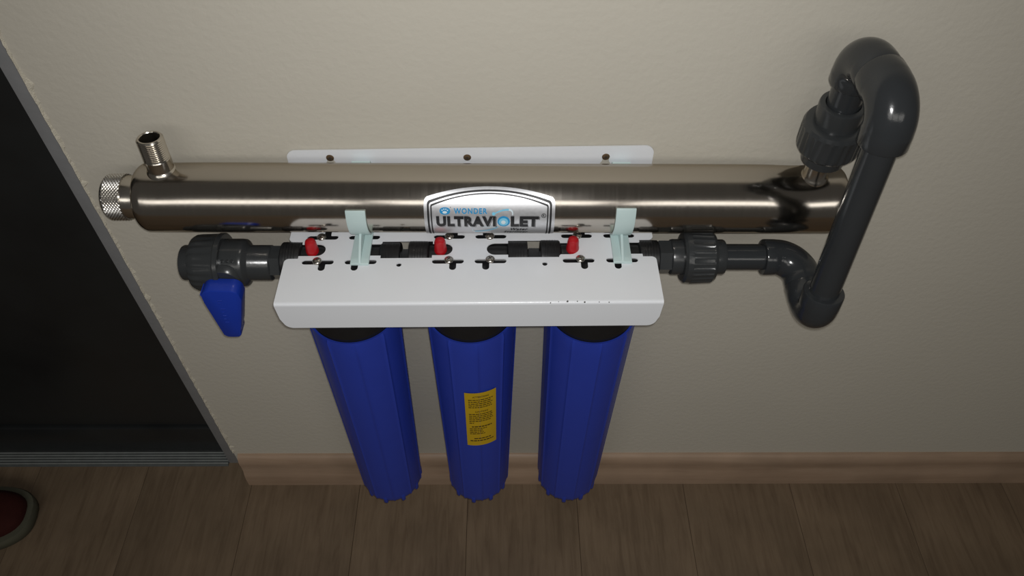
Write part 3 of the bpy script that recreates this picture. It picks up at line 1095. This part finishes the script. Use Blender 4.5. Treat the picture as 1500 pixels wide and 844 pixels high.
ribbed(bm, PB, up, [(0.0900, 0.030), (0.0905, 0.0345), (0.0940, 0.0366), (0.0980, 0.0370), (0.1210, 0.0370), (0.1250, 0.0366), (0.1295, 0.0345), (0.1310, 0.0310), (0.1310, 0.0265)],
       24, 0.0011, 3, 4, n=120)
finish(bm, 'union_nut', 'grey_pvc_moulded', op, angle=30)
bm = bmesh.new()
lathe(bm, PB, up, [(0.0700, 0.0150), (0.0705, 0.0235), (0.0720, 0.0256), (0.0920, 0.0256)], n=48)
finish(bm, 'union_collar', 'grey_pvc_moulded', op, angle=35)

# ------------------------------------------------------------------ shoe at the left edge
sh = thing('shoe', (-1.130, -0.112, 0), 'dark red shoe with pale sole at the left edge by the door', 'shoe')
def shoe_outline(grow, n_=48):
    """sole outline, toe towards +x, in shoe coordinates (length 0.29)"""
    pts = []
    for i in range(n_):
        a = 2 * pi * i / n_
        x = cos(a)
        y = sin(a)
        hw = 0.050 + 0.006 * x - 0.006 * math.exp(-((x + 0.25) / 0.35) ** 2)
        pts.append(((0.142 + grow) * (abs(x) ** 0.85) * (1 if x >= 0 else -1), (hw + grow) * (abs(y) ** 0.72) * (1 if y >= 0 else -1)))
    return pts
def loft(levels, name, mat, parent, cap=True):
    q = bmesh.new()
    rings = []
    for z_, grow, sx, shift in levels:
        ring = []
        for (x, y) in shoe_outline(grow):
            ring.append(q.verts.new((x * sx + shift, y, z_(x) if callable(z_) else z_)))
        rings.append(ring)
    m = len(rings[0])
    for a, b_ in zip(rings, rings[1:]):
        for i in range(m):
            q.faces.new((a[i], a[(i + 1) % m], b_[(i + 1) % m], b_[i]))
    if cap:
        q.faces.new(rings[0])
        q.faces.new(rings[-1])
    return finish(q, name, mat, parent, local=True, angle=50)
loft([(0.0, 0.0, 1, 0), (0.004, 0.004, 1, 0), (0.022, 0.005, 1, 0), (0.028, 0.003, 1, 0), (0.029, -0.006, 1, 0)], 'sole', 'shoe_sole', sh)
def zt(h):
    # upper surface: low over the toe, high at the ankle
    return lambda x: 0.027 + h * (0.42 + 0.58 / (1 + math.exp((x - 0.02) / 0.022)))
loft([(0.026, -0.006, 1, 0), (zt(0.02), -0.006, 1, 0), (zt(0.045), -0.010, 1, -0.001), (zt(0.062), -0.018, 1, -0.003), (zt(0.070), -0.029, 0.98, -0.006), (zt(0.072), -0.034, 0.9, -0.012)],
     'upper', 'shoe_red', sh)
q = bmesh.new()
lathe(q, (-0.085, 0, 0.092), (0, 0, 1), [(0, 0.020), (0.012, 0.026), (0.016, 0.029), (0.0165, 0.031), (0.012, 0.033), (0, 0.033)], n=32)
for v in q.verts:
    v.co.x = -0.085 + (v.co.x + 0.085) * 1.4
finish(q, 'ankle_collar', 'shoe_lining', sh, local=True)
for k in range(4):
    q = bmesh.new()
    x = 0.005 + 0.016 * k
    zz = zt(0.072)(x) + 0.0015
    sweep(q, [(x, -0.022, zz - 0.004), (x + 0.003, -0.010, zz + 0.001), (x + 0.004, 0, zz + 0.002), (x + 0.003, 0.010, zz + 0.001), (x, 0.022, zz - 0.004)], [0.0026] * 5, n=8)
    finish(q, 'lace', 'shoe_lace', sh, local=True)
sh.rotation_euler = (0, 0, radians(6))
sh.scale = (1.22, 1.36, 1.0)
